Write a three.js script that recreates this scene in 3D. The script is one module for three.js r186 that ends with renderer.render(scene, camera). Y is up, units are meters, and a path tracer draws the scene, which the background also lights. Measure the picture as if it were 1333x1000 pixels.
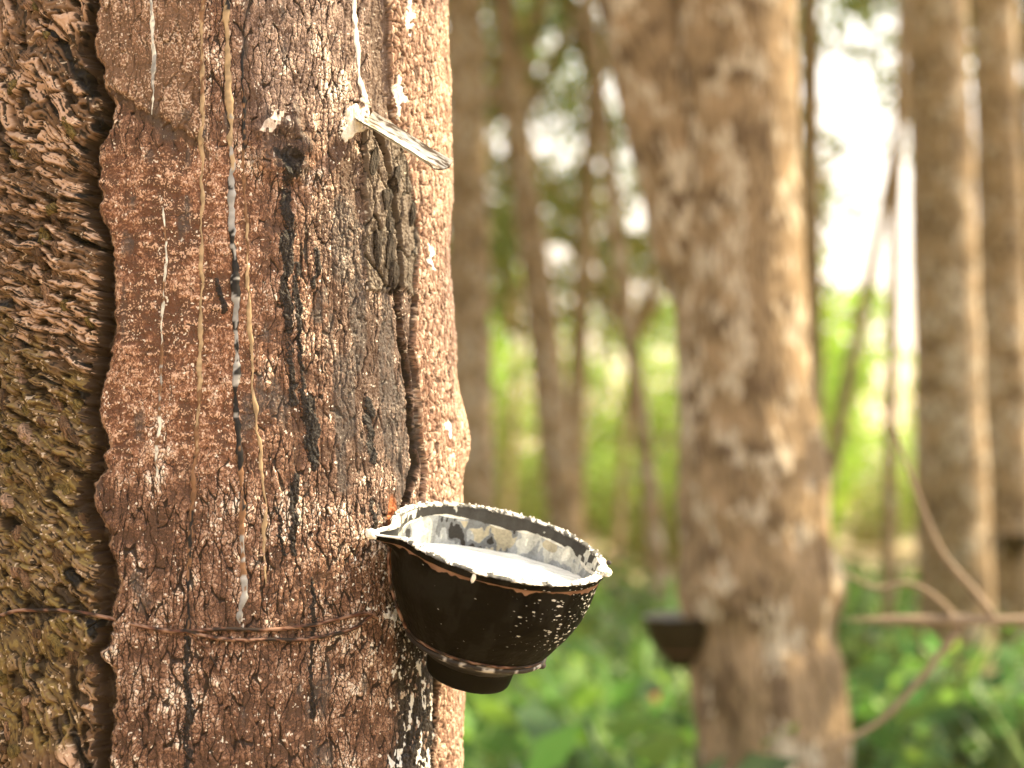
import * as THREE from 'three';
import { mergeGeometries } from 'three/addons/utils/BufferGeometryUtils.js';

// ------------------------------------------------------------------ camera, sky, sun, exposure
const scene = new THREE.Scene();
const camera = new THREE.PerspectiveCamera(23.5, 4 / 3, 0.05, 600);
camera.position.set(0, 1.10, 1.33);
camera.rotation.x = Math.atan(0.05);
camera.focus = 1.185;
camera.userData.fStop = 4.4;
camera.updateMatrixWorld(true);

const SUN_AZ = 66 * Math.PI / 180, SUN_EL = 44 * Math.PI / 180;       // to the right of the view, behind the trees
const sunDir = new THREE.Vector3(Math.sin(SUN_AZ) * Math.cos(SUN_EL), Math.sin(SUN_EL), -Math.cos(SUN_AZ) * Math.cos(SUN_EL));
{
  // hazy white tropical morning sky: a bright veil, a broad warm glow round the sun, a little blue high up
  const W = 1024, H = 512, d = new Float32Array(W * H * 4);
  for (let j = 0; j < H; j++) for (let i = 0; i < W; i++) {
    const el = ((j + 0.5) / H - 0.5) * Math.PI, az = ((i + 0.5) / W - 0.5) * 2 * Math.PI;
    const x = Math.cos(az) * Math.cos(el), y = Math.sin(el), z = Math.sin(az) * Math.cos(el);
    const c = x * sunDir.x + y * sunDir.y + z * sunDir.z, up = Math.max(0, y);
    const ang = Math.acos(Math.min(1, Math.max(-1, c)));
    const g = 2.2 * Math.exp(-ang * ang / 0.12) + 2.9 * Math.exp(-ang / 0.78);
    const k = (j * W + i) * 4;
    d[k] = 0.155 - 0.05 * up + g * 0.78; d[k + 1] = 0.18 - 0.04 * up + g * 0.74; d[k + 2] = 0.215 - 0.02 * up + g * 0.66; d[k + 3] = 1;
  }
  const t = new THREE.DataTexture(d, W, H, THREE.RGBAFormat, THREE.FloatType);
  t.mapping = THREE.EquirectangularReflectionMapping; t.magFilter = THREE.LinearFilter; t.needsUpdate = true;
  scene.background = t; scene.environment = t;
}
const sun = new THREE.DirectionalLight(new THREE.Color().setRGB(1, 0.79, 0.44), 5);
sun.position.copy(sunDir).multiplyScalar(60); sun.target.position.set(0, 0.8, -4);
sun.castShadow = true; sun.shadow.radius = 1.6; sun.shadow.mapSize.set(4096, 4096);
Object.assign(sun.shadow.camera, { left: -30, right: 30, top: 30, bottom: -30, near: 1, far: 160 });
scene.add(sun, sun.target);
const renderer = new THREE.WebGLRenderer({ antialias: true });
renderer.toneMapping = THREE.LinearToneMapping;
renderer.toneMappingExposure = 4.1;
renderer.shadowMap.enabled = true;
scene.fog = new THREE.FogExp2(new THREE.Color().setRGB(1.0, 0.68, 0.24), 0.004);

// ------------------------------------------------------------------ helpers
const V = (x, y, z) => new THREE.Vector3(x, y, z), lerp = THREE.MathUtils.lerp, clamp = THREE.MathUtils.clamp;
const sstep = (a, b, x) => { const t = clamp((x - a) / (b - a), 0, 1); return t * t * (3 - 2 * t); };
function rng(seed) { let s = seed | 0; return () => { s = (s + 0x6d2b79f5) | 0; let t = Math.imul(s ^ (s >>> 15), 1 | s); t = (t + Math.imul(t ^ (t >>> 7), 61 | t)) ^ t; return ((t ^ (t >>> 14)) >>> 0) / 4294967296; }; }
function hash(x, y, k) { let h = (Math.imul(x, 374761393) + Math.imul(y, 668265263) + Math.imul(k, 1442695041)) | 0; h = Math.imul(h ^ (h >>> 13), 1274126177); h = Math.imul(h ^ (h >>> 15), 1103515245); return ((h ^ (h >>> 16)) >>> 0) / 4294967296; }
function noise(x, y, k = 0) {
  const i = Math.floor(x), j = Math.floor(y); let f = x - i, g = y - j; f = f * f * (3 - 2 * f); g = g * g * (3 - 2 * g);
  const a = hash(i, j, k), b = hash(i + 1, j, k), c = hash(i, j + 1, k), d = hash(i + 1, j + 1, k);
  return (a + (b - a) * f + (c - a + (a - b - c + d) * f) * g) * 2 - 1;
}
const fbm = (x, y, k, o = 3) => { let s = 0, a = 0.5; for (let i = 0; i < o; i++) { s += a * noise(x, y, k + i * 17); x = x * 2.03 + 7.1; y = y * 2.03 - 3.7; a *= 0.5; } return s; };
let vF1 = 0, vF2 = 0, vId = 0;
function voronoi(x, y, k) {                                            // two nearest distances and the cell's own random number
  const i = Math.floor(x), j = Math.floor(y); vF1 = vF2 = 9; vId = 0;
  for (let b = -1; b < 2; b++) for (let a = -1; a < 2; a++) {
    const r = hash(i + a, j + b, k), q = hash(i + a, j + b, k + 101);
    const dx = i + a + r - x, dy = j + b + q - y, d = dx * dx + dy * dy;
    if (d < vF1) { vF2 = vF1; vF1 = d; vId = hash(i + a, j + b, k + 202); } else if (d < vF2) vF2 = d;
  }
  vF1 = Math.sqrt(vF1); vF2 = Math.sqrt(vF2);
}
const rgb = (r, g, b) => new THREE.Color().setRGB(r, g, b);
const std = (o) => new THREE.MeshPhysicalMaterial({ roughness: 0.8, metalness: 0, specularIntensity: 0.35, ...o });
const used = {};
const numbered = (n) => { const k = used[n] = (used[n] ?? -1) + 1; return k ? n + '_' + String(k).padStart(3, '0') : n; };
function mesh(name, geometry, material, parent) {
  const m = new THREE.Mesh(geometry, material); m.name = parent ? name : numbered(name); m.castShadow = m.receiveShadow = true; (parent ?? scene).add(m); return m;
}
function thing(name, label, category, position, group) {
  const g = new THREE.Group(); g.name = numbered(name); g.userData = { label, category }; if (group) g.userData.group = group;
  if (position) g.position.copy(position); scene.add(g); return g;
}
function tag(o, label, category, group) { o.userData = { label, category }; if (group) o.userData.group = group; return o; }
function texOf(data, w, h, srgb, wrap = THREE.RepeatWrapping) {
  const t = new THREE.DataTexture(data, w, h, THREE.RGBAFormat); t.magFilter = THREE.LinearFilter; t.minFilter = THREE.LinearMipmapLinearFilter; t.generateMipmaps = true;
  t.wrapS = t.wrapT = wrap; if (srgb) t.colorSpace = THREE.SRGBColorSpace; t.needsUpdate = true; return t;
}
const toS = (() => { const n = 4096, l = new Uint8Array(n + 1); for (let i = 0; i <= n; i++) { const c = i / n; l[i] = Math.round(255 * (c <= 0.0031308 ? 12.92 * c : 1.055 * Math.pow(c, 1 / 2.4) - 0.055)); } return (c) => l[Math.round(clamp(c, 0, 1) * n)]; })();
function gridGeometry(nu, nv, at, uv, closed = false) {                // (nu + 1) x (nv + 1) points
  const p = new Float32Array((nu + 1) * (nv + 1) * 3), t = new Float32Array((nu + 1) * (nv + 1) * 2), idx = new Uint32Array(nu * nv * 6), q = V();
  for (let j = 0, k = 0; j <= nv; j++) for (let i = 0; i <= nu; i++, k++) { at(i / nu, j / nv, q, i, j); p[k * 3] = q.x; p[k * 3 + 1] = q.y; p[k * 3 + 2] = q.z; const w = uv ? uv(i / nu, j / nv, i, j) : [i / nu, j / nv]; t[k * 2] = w[0]; t[k * 2 + 1] = w[1]; }
  for (let j = 0, k = 0; j < nv; j++) for (let i = 0; i < nu; i++) { const a = j * (nu + 1) + i, b = a + 1, c = a + nu + 1, d = c + 1; idx[k++] = a; idx[k++] = b; idx[k++] = d; idx[k++] = a; idx[k++] = d; idx[k++] = c; }
  const g = new THREE.BufferGeometry(); g.setAttribute('position', new THREE.BufferAttribute(p, 3)); g.setAttribute('uv', new THREE.BufferAttribute(t, 2)); g.setIndex(new THREE.BufferAttribute(idx, 1));
  g.computeVertexNormals();
  if (closed) { const n = g.attributes.normal; for (let j = 0; j <= nv; j++) { const a = j * (nu + 1), b = a + nu, v = V(n.getX(a) + n.getX(b), n.getY(a) + n.getY(b), n.getZ(a) + n.getZ(b)).normalize(); n.setXYZ(a, v.x, v.y, v.z); n.setXYZ(b, v.x, v.y, v.z); } }
  return g;
}
// a tapered, uneven tube through points; radius(f) in metres
function tube(points, radius, { seg = 40, ring = 10, rough = 0, seed = 1, caps = true } = {}) {
  const c = new THREE.CatmullRomCurve3(points), L = c.getLength(), fr = [], T = V(), N = V(0, 0, 1);
  const P = c.getSpacedPoints(seg);
  T.copy(P[1]).sub(P[0]).normalize(); N.set(Math.abs(T.y) > 0.9 ? 1 : 0, Math.abs(T.y) > 0.9 ? 0 : 1, 0.01); N.addScaledVector(T, -N.dot(T)).normalize();
  for (let i = 0; i <= seg; i++) {
    T.copy(P[Math.min(seg, i + 1)]).sub(P[Math.max(0, i - 1)]).normalize(); N.addScaledVector(T, -N.dot(T)).normalize();
    fr.push([P[i], N.clone(), V().crossVectors(T, N)]);
  }
  return gridGeometry(ring, seg, (u, v, q, i, j) => {
    const [p, n, b] = fr[j], a = u * Math.PI * 2, end = caps && (j === 0 || j === seg) ? 0.02 : 1;
    const r = radius(v) * end * (1 + rough * fbm(Math.cos(a) * 1.5 + v * L * 8 + seed, Math.sin(a) * 1.5 + seed * 3.1, seed, 3));
    q.copy(p).addScaledVector(n, Math.cos(a) * r).addScaledVector(b, Math.sin(a) * r);
  }, (u, v) => [u * Math.PI * 2 * radius(0.3), v * L], true);
}
function paint(geometry, f) { const p = geometry.attributes.position, c = new Float32Array(p.count * 3), o = [0, 0, 0]; for (let i = 0; i < p.count; i++) { f(i, p.getX(i), p.getY(i), p.getZ(i), o); c.set(o, i * 3); } geometry.setAttribute('color', new THREE.BufferAttribute(c, 3)); return geometry; }

// a point of the view ray through a spot of the picture, at a depth in metres: used only to find where things stand
const TANF = Math.tan(23.5 / 2 * Math.PI / 180);
function at(px, py, depth) { return V((px - 666.5) / 500 * TANF * depth, -(py - 500) / 500 * TANF * depth, -depth).applyMatrix4(camera.matrixWorld); }

// ------------------------------------------------------------------ ground
{
  const n = 512, data = new Uint8Array(n * n * 4);
  for (let j = 0; j < n; j++) for (let i = 0; i < n; i++) {
    const w = (f, k) => { const x = i / n * f, y = j / n * f; const a = noise(x, y, k), b = noise(x - f, y, k), c = noise(x, y - f, k), d = noise(x - f, y - f, k), s = sstep(0.75, 1, i / n), t = sstep(0.75, 1, j / n); return lerp(lerp(a, b, s), lerp(c, d, s), t); };
    const a = 0.5 + 0.5 * w(7, 1), b = 0.5 + 0.5 * w(33, 2), c = 0.5 + 0.5 * w(110, 3), e = c * 0.5 + b * 0.5, k = (j * n + i) * 4;
    data[k] = toS(lerp(0.17, 0.36, e) * lerp(0.8, 1.15, a)); data[k + 1] = toS(lerp(0.13, 0.29, e) * lerp(0.85, 1.1, a)); data[k + 2] = toS(lerp(0.07, 0.20, e)); data[k + 3] = 255;
  }
  const map = texOf(data, n, n, true);
  const g = gridGeometry(200, 200, (u, v, q) => {
    const x = Math.sign(u - 0.5) * Math.pow(Math.abs(u - 0.5) * 2, 2.2) * 220, z = -20 - Math.sign(v - 0.5) * Math.pow(Math.abs(v - 0.5) * 2, 2.2) * 220;
    q.set(x, 0.05 * fbm(x / 1.7, z / 1.7, 5, 3) + 0.1 * noise(x / 9, z / 9, 8), z);
  }, (u, v) => [Math.sign(u - 0.5) * Math.pow(Math.abs(u - 0.5) * 2, 2.2) * 110, Math.sign(v - 0.5) * Math.pow(Math.abs(v - 0.5) * 2, 2.2) * 110]);
  const o = mesh('ground', g, std({ map, bumpMap: map, bumpScale: 0.01, roughness: 0.95 })); o.userData = { kind: 'structure', label: 'pale dry earth and leaf litter of the plantation floor', category: 'ground' };
}

// ------------------------------------------------------------------ bark of the tapped tree: relief and colour over (s = mm round the trunk, t = mm above the ground)
const R0 = 0.17, S0 = -235, SW = Math.PI * R0 * 1000, T0 = 860, TH = 600, FW = 2048, FH = 2048;
const fieldH = new Float32Array(FW * FH), fieldC = new Float32Array(FW * FH * 3), fieldB = new Float32Array(FW * FH);
const along = (pts) => (t) => {                                        // pts: [s, t] with t falling
  if (t >= pts[0][1]) return pts[0][0];
  for (let i = 1; i < pts.length; i++) if (t >= pts[i][1]) { const f = (t - pts[i][1]) / (pts[i - 1][1] - pts[i][1]); return lerp(pts[i][0], pts[i - 1][0], f); }
  return pts[pts.length - 1][0];
};
const grooveS = along([[-54, 1415], [-46, 1374], [-38, 1339], [-44, 1305], [-42, 1275], [-39, 1246], [-34, 1207], [-38, 1183], [-42, 1149], [-40, 1110], [-45, 1081], [-34, 1066], [-31, 1033], [-33, 990], [-29, 966], [-33, 909]]);
const crackS = along([[143, 1345], [149, 1325], [162, 1296], [170, 1255], [168, 1213], [174, 1178], [182, 1142], [184, 1110], [173, 1082], [170, 1060]]);
const ridgeS = along([[158, 1460], [160, 1400], [168, 1340], [192, 1300], [196, 1250], [184, 1205], [186, 1160], [196, 1110], [192, 1082], [208, 1000], [204, 900]]);
function segDist(pts, s, t) { let m = 1e9; for (let i = 1; i < pts.length; i++) { const [ax, ay] = pts[i - 1], [bx, by] = pts[i], dx = bx - ax, dy = by - ay, f = clamp(((s - ax) * dx + (t - ay) * dy) / (dx * dx + dy * dy), 0, 1), x = s - ax - dx * f, y = t - ay - dy * f; m = Math.min(m, x * x + y * y); } return Math.sqrt(m); }
const blob = (s, t, cs, ct, rs, rt) => { const a = (s - cs) / rs, b = (t - ct) / rt; return Math.sqrt(a * a + b * b); };
const streaks = [                                                      // dried black latex runs: points, half width in mm
  [[[78, 1305], [78, 1257], [77, 1218], [80, 1179], [83, 1147]], 3.6], [[[84, 1235], [86, 1190], [89, 1159], [94, 1110]], 2.6], [[[83, 1100], [81, 1051]], 3.0],
  [[[35, 1224], [38, 1204]], 2.0], [[[94, 1035], [93, 949]], 1.8], [[[18, 999], [19, 918], [18, 870]], 2.4], [[[94, 1150], [97, 1128], [95, 1105]], 3.4], [[[138, 1150], [140, 1110]], 3.4], [[[139, 1085], [141, 1060]], 2.2], [[[72, 1080], [75, 1050]], 1.4], [[[99, 1245], [97, 1222]], 2.2]];
{
  const C = [0, 0, 0], set = (r, g, b) => { C[0] = r; C[1] = g; C[2] = b; }, mix = (r, g, b, f) => { C[0] += (r - C[0]) * f; C[1] += (g - C[1]) * f; C[2] += (b - C[2]) * f; };
  for (let j = 0; j < FH; j++) for (let i = 0; i < FW; i++) {
    const s = S0 + (i + 0.5) / FW * SW, t = T0 + (j + 0.5) / FH * TH;
    let h = 2.2 * fbm(s / 60, t / 95, 3, 3), fine = 0;
    const g0 = grooveS(t) + 4.5 * noise(t / 26, 2.2, 31) + (2.6 + 2 * noise(t / 40, 6, 34)) * noise(t / 8.3, 7.7, 32) + 1.1 * noise(t / 3.1 + 0.1 * s, 3.7, 35) + 0.7 * noise(t / 1.3, s / 2, 36), rs = ridgeS(t) + 3 * noise(t / 16, 3.3, 33);
    const gr = 0.5 + 0.5 * noise(s / 0.9, t / 1.1, 41), gr2 = 0.5 + 0.5 * noise(s / 2.4, t / 2.8, 42), big = noise(s / 38, t / 45, 43), big2 = noise(s / 17, t / 26, 44);
    if (s < g0) {
      // ---- old mossy bark left of the groove: slanting fibres and flakes
      const kk = lerp(3.2, 1.25, sstep(930, 1340, t)), nn = 1 / Math.sqrt(1 + kk * kk), ws = s + 85 + 5 * big2 + 2.2 * noise(s / 6, t / 9, 54), wt = t + 9 * noise(s / 26, t / 30, 45) + 3 * noise(s / 9, t / 9, 55);
      const ac = (wt + kk * ws) * nn, al = (ws - wt * 0.55) * 0.8;
      const f1 = 0.65 * noise(al / 13, ac / 1.9, 46) + 0.55 * noise(al / 3.4, ac / 3.2, 56), f2 = 0.75 * noise(al / 5, ac / 0.9, 47) + 0.5 * noise(s / 1.6, t / 1.8, 57), f3 = noise(al / 26, ac / 10, 48);
      voronoi(al / 15 + 0.3 * f3 + 0.12 * f1, ac / 9.5 + 0.35 * f3 + 0.12 * f1, 49); const e = vF2 - vF1, flake = sstep(0.02, 0.13, e), id = vId, pit = sstep(0.42, 0.6, noise(al / 12, ac / 8, 58) + 0.3 * noise(s / 4, t / 4, 59));
      h += 3.0 * f3 + 1.3 * f1 + 0.8 * f2 + 4.4 * (id - 0.4) * flake - 2.2 * (1 - flake) + 0.35 * gr - 5 * pit; fine = 0.5 * f2 + 0.3 * gr + 0.4 * f1;
      const moss = sstep(-0.15, 0.4, noise(s / 50 + 3, t / 110, 50) + 0.5 * noise(s / 14, t / 20, 51) + 0.55 * sstep(1230, 1120, t) * sstep(-50, -75, s) - 0.05);
      const k = 0.5 + 0.35 * f1 + 0.3 * f2;
      set(0.026, 0.015, 0.009); mix(0.215, 0.125, 0.075, clamp(k * (0.6 + 0.8 * id), 0, 1));
      if (id > 0.5) mix(0.44, 0.29, 0.21, 0.8 * flake * (1 - 0.5 * moss) * sstep(-0.35, 0.3, f2 + gr - 0.2));
      mix(0.090, 0.063, 0.019, moss * 0.8 * clamp(0.2 + k * 0.9, 0, 1)); mix(0.21, 0.15, 0.05, moss * 0.6 * sstep(0.35, 0.8, f2 + 0.5 * f1 + 0.2)); if (f2 + 0.6 * f1 < -0.42) mix(0.016, 0.011, 0.007, 0.85);
      if (gr * gr2 > 0.58) mix(0.58, 0.46, 0.36, 0.6); if (pit > 0.5) mix(0.025, 0.018, 0.014, 0.85);
      const gum = sstep(0.15, 0.32, noise(al / 24, ac / 7, 52) + 0.55 * (1 - sstep(3, 40, g0 - s)) * sstep(1270, 1400, t) + 0.35 * (1 - sstep(3, 22, g0 - s)) - 0.52);
      mix(0.007, 0.006, 0.006, gum); h -= 1.5 * gum;
      h += 5.5 * sstep(0, 55, g0 - s);
      const d = g0 - s, wdt = 9.5 + 5 * noise(t / 24, 5.5, 53);
      if (d < wdt + 5) { const q = 1 - sstep(wdt * 0.45, wdt + 5 * gr2, d); h -= 16 * q; if (d < wdt + 2.4 * f1) set(0.045, 0.028, 0.020); }
    } else if (s > rs) {
      // ---- untapped ridge right of the long crack: corky, pale where the cork has split away
      const ws = s + 2.5 * noise(s / 9, t / 11, 60), wt = t + 3 * noise(s / 8, t / 9, 61);
      voronoi(ws / 3.3, wt / 9.5, 62); const e1 = vF2 - vF1, id1 = vId; voronoi(ws / 1.7 + 3, wt / 3.0, 63); const e2 = vF2 - vF1, id2 = vId;
      const k1 = sstep(0.02, 0.22, e1), k2 = sstep(0.02, 0.2, e2);
      h += 1.5 + 1.5 * k1 + 0.5 * k2 + 1.3 * (id1 - 0.5) + 0.5 * (id2 - 0.5) + 2.2 * noise(s / 26, t / 60, 64) + 4 * sstep(0, 22, s - rs); fine = 0.7 * k2 + 0.4 * gr + 0.3 * id2;
      set(0.18, 0.095, 0.065); mix(0.38, 0.25, 0.185, clamp(0.15 + 0.75 * id1 + 0.5 * (id2 - 0.5) + 0.35 * big, 0, 1)); if (id2 > 0.8) mix(0.66, 0.52, 0.40, 0.6);
      if (e1 < 0.075 + 0.06 * big2) mix(0.055, 0.028, 0.018, 0.9); if (e2 < 0.06 && id1 < 0.7) mix(0.10, 0.052, 0.034, 0.8); if (noise(s / 2.2, t / 5.5, 68) > 0.62) { mix(0.05, 0.028, 0.02, 0.85); h -= 0.9; }
      const b = blob(s, t, 270, 1128, 30, 30); h += 8.5 * Math.exp(-b * b * 1.6);
      for (const [cs, ct, rr, rt] of [[178, 1416, 5, 17], [173, 1357, 5, 13], [206, 1250, 4, 10], [226, 1130, 6, 7]]) if (blob(s + 3.0 * big2 + 3.5 * noise(s / 3, t / 6, 67), t + 6 * noise(s / 4, t / 5, 69), cs, ct, rr, rt) + 0.5 * gr2 < 1.1) { mix(0.80, 0.78, 0.74, 0.95); h += 0.5; fine *= 0.3; }
    } else {
      // ---- renewed bark of the tapping panel: small cracked plates
      const low = sstep(1120, 1060, t), orange = sstep(1325, 1290, t) * sstep(1075, 1130, t) * sstep(78, 40, s), grey = sstep(85, 125, s + 14 * big) * sstep(1350, 1300, t) * sstep(1050, 1130, t), top = sstep(1300, 1350, t) * sstep(30, 70, s);
      const ws = s + 1.6 * noise(s / 7, t / 9, 70) + 0.6 * noise(s / 2.4, t / 3, 71), wt = t + 2.4 * noise(s / 8, t / 8, 72);
      voronoi(ws / 2.1, wt / 3.7, 73); const e1 = vF2 - vF1, id1 = vId;
      voronoi(ws / 4.3 + 9.1, wt / 30, 74); const eV = vF2 - vF1, idV = vId;
      voronoi(ws / 1.2, wt / 1.5, 75); const e2 = vF2 - vF1, id2 = vId;
      const mid = noise(s / 6.5, t / 9, 64), open = clamp(0.52 + 0.5 * big2 + 0.3 * mid + 0.3 * big - 0.45 * orange + 0.22 * low, 0.06, 1);
      const k1 = sstep(0.0, 0.22 * open + 0.05, e1), kv = sstep(0.0, 0.06 + 0.07 * open, eV), k2 = sstep(0, 0.22, e2);
      const grain = noise(s / 0.7, t / 0.8, 66), ripple = noise(s / 7, t / 2.2, 76);
      h += 0.55 * open * k1 + 1.3 * kv * (1 - 0.6 * orange) + 0.38 * (id1 - 0.5) * (0.35 + open) + 0.28 * (id2 - 0.5) + 0.2 * grain + 0.4 * ripple * orange + 0.7 * (idV - 0.5) + 0.5 * mid;
      fine = 0.8 * k1 * open + 0.45 * k2 + 0.55 * id2 + 0.35 * gr;
      // brown cork, paler where the surface has weathered, each plate a little different
      set(0.165, 0.084, 0.055); mix(0.255, 0.122, 0.073, orange * 0.9); mix(0.250, 0.180, 0.152, top * 0.8); mix(0.120, 0.086, 0.072, grey * 0.85);
      const P = 0.55 * big2 + 0.6 * mid + 0.4 * big + 0.55 * (id1 - 0.5) + 0.5 * (id2 - 0.5) + 0.4 * grain + 0.12 * low + 0.18 * top - 0.14 * orange - 0.16 * grey - 0.15;
      if (P > 0) mix(0.45, 0.315, 0.245, clamp(P * 1.2, 0, 0.85)); else mix(0.048, 0.025, 0.017, clamp(-P * 1.4, 0, 0.85));
      const pale = sstep(0.62, 0.95, P + 0.25 * (id1 - 0.5)); mix(0.68, 0.585, 0.51, 0.9 * pale);
      if (orange > 0.25) { const q = 0.6 * grain + 0.5 * ripple + 0.5 * (id2 - 0.5); if (q < -0.22) mix(0.10, 0.040, 0.022, 0.7 * orange); else if (q > 0.42) mix(0.56, 0.37, 0.27, 0.7 * orange); }
      if (gr * gr2 > 0.64) mix(0.74, 0.67, 0.60, 0.75);
      if (e1 < 0.10 * open + 0.012 * grain) mix(0.016, 0.009, 0.007, 0.95); else if (eV < 0.075 * (0.35 + open) * (1 - 0.7 * orange)) mix(0.014, 0.008, 0.006, 0.95);
      // horizontal lip of an old cut, near the first strand
      const lip = t - (1337 - 0.55 * (s + 20) + 5 * big2 + 3 * noise(s / 3, 1, 77)); if (s < 28) { h += 2.2 * sstep(-1, 3, lip) * sstep(32, 22, s) - 0.6; if (lip > -6 && lip < 0.5) mix(0.06, 0.035, 0.022, 0.8); if (lip > 0) { mix(0.30, 0.18, 0.115, 0.25 * sstep(30, 10, s)); if (grain + 0.5 * mid > 0.55) mix(0.48, 0.36, 0.28, 0.6); else if (grain + 0.6 * ripple < -0.6) mix(0.07, 0.04, 0.025, 0.7); } }
      // grey and black staining
      const st = sstep(0.05, 0.4, noise(s / 13, t / 60, 78) + 0.45 * noise(s / 5, t / 14, 79) + 0.75 * grey + 0.6 * sstep(1110, 1060, t) * sstep(118, 150, s) * sstep(980, 1040, t) - 0.62);
      mix(0.050, 0.042, 0.040, st * 0.72 * (0.45 + 0.55 * sstep(0.3, 0.6, gr2 + 0.3 * (1 - k1) + 0.15)));
      const blk = sstep(148, 162, s + 6 * big2 + 3 * (gr2 - 0.5)) * sstep(1040, 1015, t + 10 * big2); mix(0.006, 0.0055, 0.006, blk * (id1 > 0.86 ? 0.3 : 0.94));
      if (blk > 0.2) { const w = noise(s / 4.5, t / 12, 80) + 0.5 * noise(s / 1.6, t / 2.6, 81); if (w > 0.62) { mix(0.66, 0.66, 0.66, 0.85); h += 0.5; } }
      const spk = sstep(112, 140, s) * sstep(930, 1000, t) * sstep(1075, 1040, t); if (spk > 0.1 && gr * gr2 > 0.70 - 0.16 * spk) mix(0.75, 0.73, 0.70, 0.8);
      const fr = blob(s + 2 * big2, t, 158, 1060, 7, 30); if (fr < 1) { mix(0.36, 0.115, 0.045, 0.9 * sstep(1, 0.75, fr)); h -= 1.0 * sstep(1, 0.6, fr); }
      // dark loose slab below the spout
      if (t > 1222 && t < 1330 && s > 134 + 3 * big2) { const b = sstep(134, 137, s + 3 * big2) * sstep(1222, 1226, t + 4 * big2); voronoi(ws / 13, wt / 36, 82); const e = vF2 - vF1; h += b * (2.6 * sstep(0.02, 0.08, e) + 3 * (vId - 0.4) + 0.8 * mid + 0.4 * grain); mix(0.075 + 0.05 * vId, 0.060 + 0.035 * vId, 0.047 + 0.03 * vId, b * 0.9); if (e < 0.05) mix(0.02, 0.016, 0.014, 0.9); if (gr * gr2 > 0.66) mix(0.30, 0.27, 0.23, 0.6); }
      // pale papery peel above the slab
      const pp = blob(s + 5 * big2 + 5 * mid + 2 * grain, t + 5 * noise(s / 5, t / 5, 83) - 0.5 * (s - 128), 129, 1333, 12, 11); if (pp < 1) { mix(0.66, 0.60, 0.52, 0.9); h += 1.1; fine *= 0.5; }
      if (t > 1340 && s > 140) { const d = sstep(141, 147, s + 3 * big2 + 2 * (gr2 - 0.5)); mix(0.085, 0.055, 0.042, d * 0.8); h -= 1.6 * d; if (gr * gr2 > 0.6) mix(0.36, 0.30, 0.27, d * 0.6); }
      // knot with a dark hollow
      const kb = blob(s, t, 76, 1314, 17 + 2.5 * noise(s / 6, t / 6, 84), 20 + 3 * noise(s / 5, t / 5, 85));
      if (kb < 1.7) { h += (5.5 + 3 * mid + 1.5 * big2) * Math.exp(-((kb - 0.8) ** 2) * 6); const hol = blob(s + 3 * big2 + 3.5 * mid + 1.2 * grain, t + 4 * mid + 0.35 * (s - 80), 81, 1302, 8 + 5 * noise(s / 5, t / 5, 86), 11 + 6 * mid); if (hol + 0.35 * mid + 0.2 * grain < 1) { h -= 5 * (1 - Math.min(1, hol)); mix(0.010, 0.008, 0.008, 0.95); } else if (kb < 1.15 + 0.5 * mid) mix(0.035, 0.026, 0.025, (s > 72 ? 0.85 : 0.5) * (1 - 0.5 * gr)); if (t > 1320 && kb > 0.6 && kb < 1 && s < 80 && gr2 > 0.35) mix(0.60, 0.51, 0.46, 0.7); }
      for (const [pts, w] of streaks) { const d = segDist(pts, s + 1.4 * noise(t / 8, 1, 87) + 0.8 * noise(t / 2.5, 3, 88) + 0.6 * grain, t); if (d < w * (1 + 0.5 * noise(t / 12, 5, 89))) { if (mid + 0.8 * grain > -0.9 + 1.0 * sstep(0.55, 1, d / w)) { mix(0.008, 0.007, 0.008, 0.96); h += 0.6; } } }
      const d = s - g0; if (d < 7) { h -= 6 * (1 - sstep(0, 6, d)); if (d < 1.2 + 1.2 * gr2) set(0.045, 0.028, 0.020); else if (d < 5 && gr2 > 0.4) mix(0.33, 0.20, 0.13, 0.6); }
      const edge = rs - s; if (edge < 6 && t < 1350) h -= 3 * (1 - sstep(0, 6, edge));
    }
    // the long crack
    if (t < 1345 && t > 1058) {
      const cs = crackS(t) + 2.2 * noise(t / 9, 1.5, 90) + 1.0 * noise(t / 3, 4.5, 91), wd = lerp(3.0, 6.2, sstep(1235, 1130, t)) * sstep(1058, 1075, t) * (0.75 + 0.4 * noise(t / 17, 9.5, 92)) * sstep(1345, 1325, t) + 0.2, d = Math.abs(s - cs);
      if (d < wd + 3) { h -= 18 * (1 - sstep(wd * 0.4, wd + 1.8, d)); if (d < wd + 1.2 * gr2) { C[0] = 0.022; C[1] = 0.016; C[2] = 0.013; } }
    }
    const k = j * FW + i; fieldH[k] = h; fieldB[k] = fine; fieldC[k * 3] = C[0]; fieldC[k * 3 + 1] = C[1]; fieldC[k * 3 + 2] = C[2];
  }
}
const fold = (f) => { f = ((f % 2) + 2) % 2; return f > 1 ? 2 - f : f; };
function reliefAt(s, t) {                                              // mm, mirrored beyond the mapped patch
  const x = clamp(fold((s - S0) / SW) * FW - 0.5, 0, FW - 1.001), y = clamp(fold((t - T0) / TH) * FH - 0.5, 0, FH - 1.001), i = x | 0, j = y | 0, f = x - i, g = y - j, k = j * FW + i;
  return lerp(lerp(fieldH[k], fieldH[k + 1], f), lerp(fieldH[k + FW], fieldH[k + FW + 1], f), g);
}
const trunkR = (t) => R0 - 0.004 + 0.012 * sstep(1420, 900, t) + 0.05 * Math.pow(clamp((700 - t) / 700, 0, 1), 2.2) - 0.000012 * Math.max(0, t - 1420);
function onBark(s, t, lift = 0, out = V()) { const a = s / (R0 * 1000), r = trunkR(t) + (reliefAt(s, t) + lift) / 1000; return out.set(Math.sin(a) * r, t / 1000, Math.cos(a) * r); }

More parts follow.
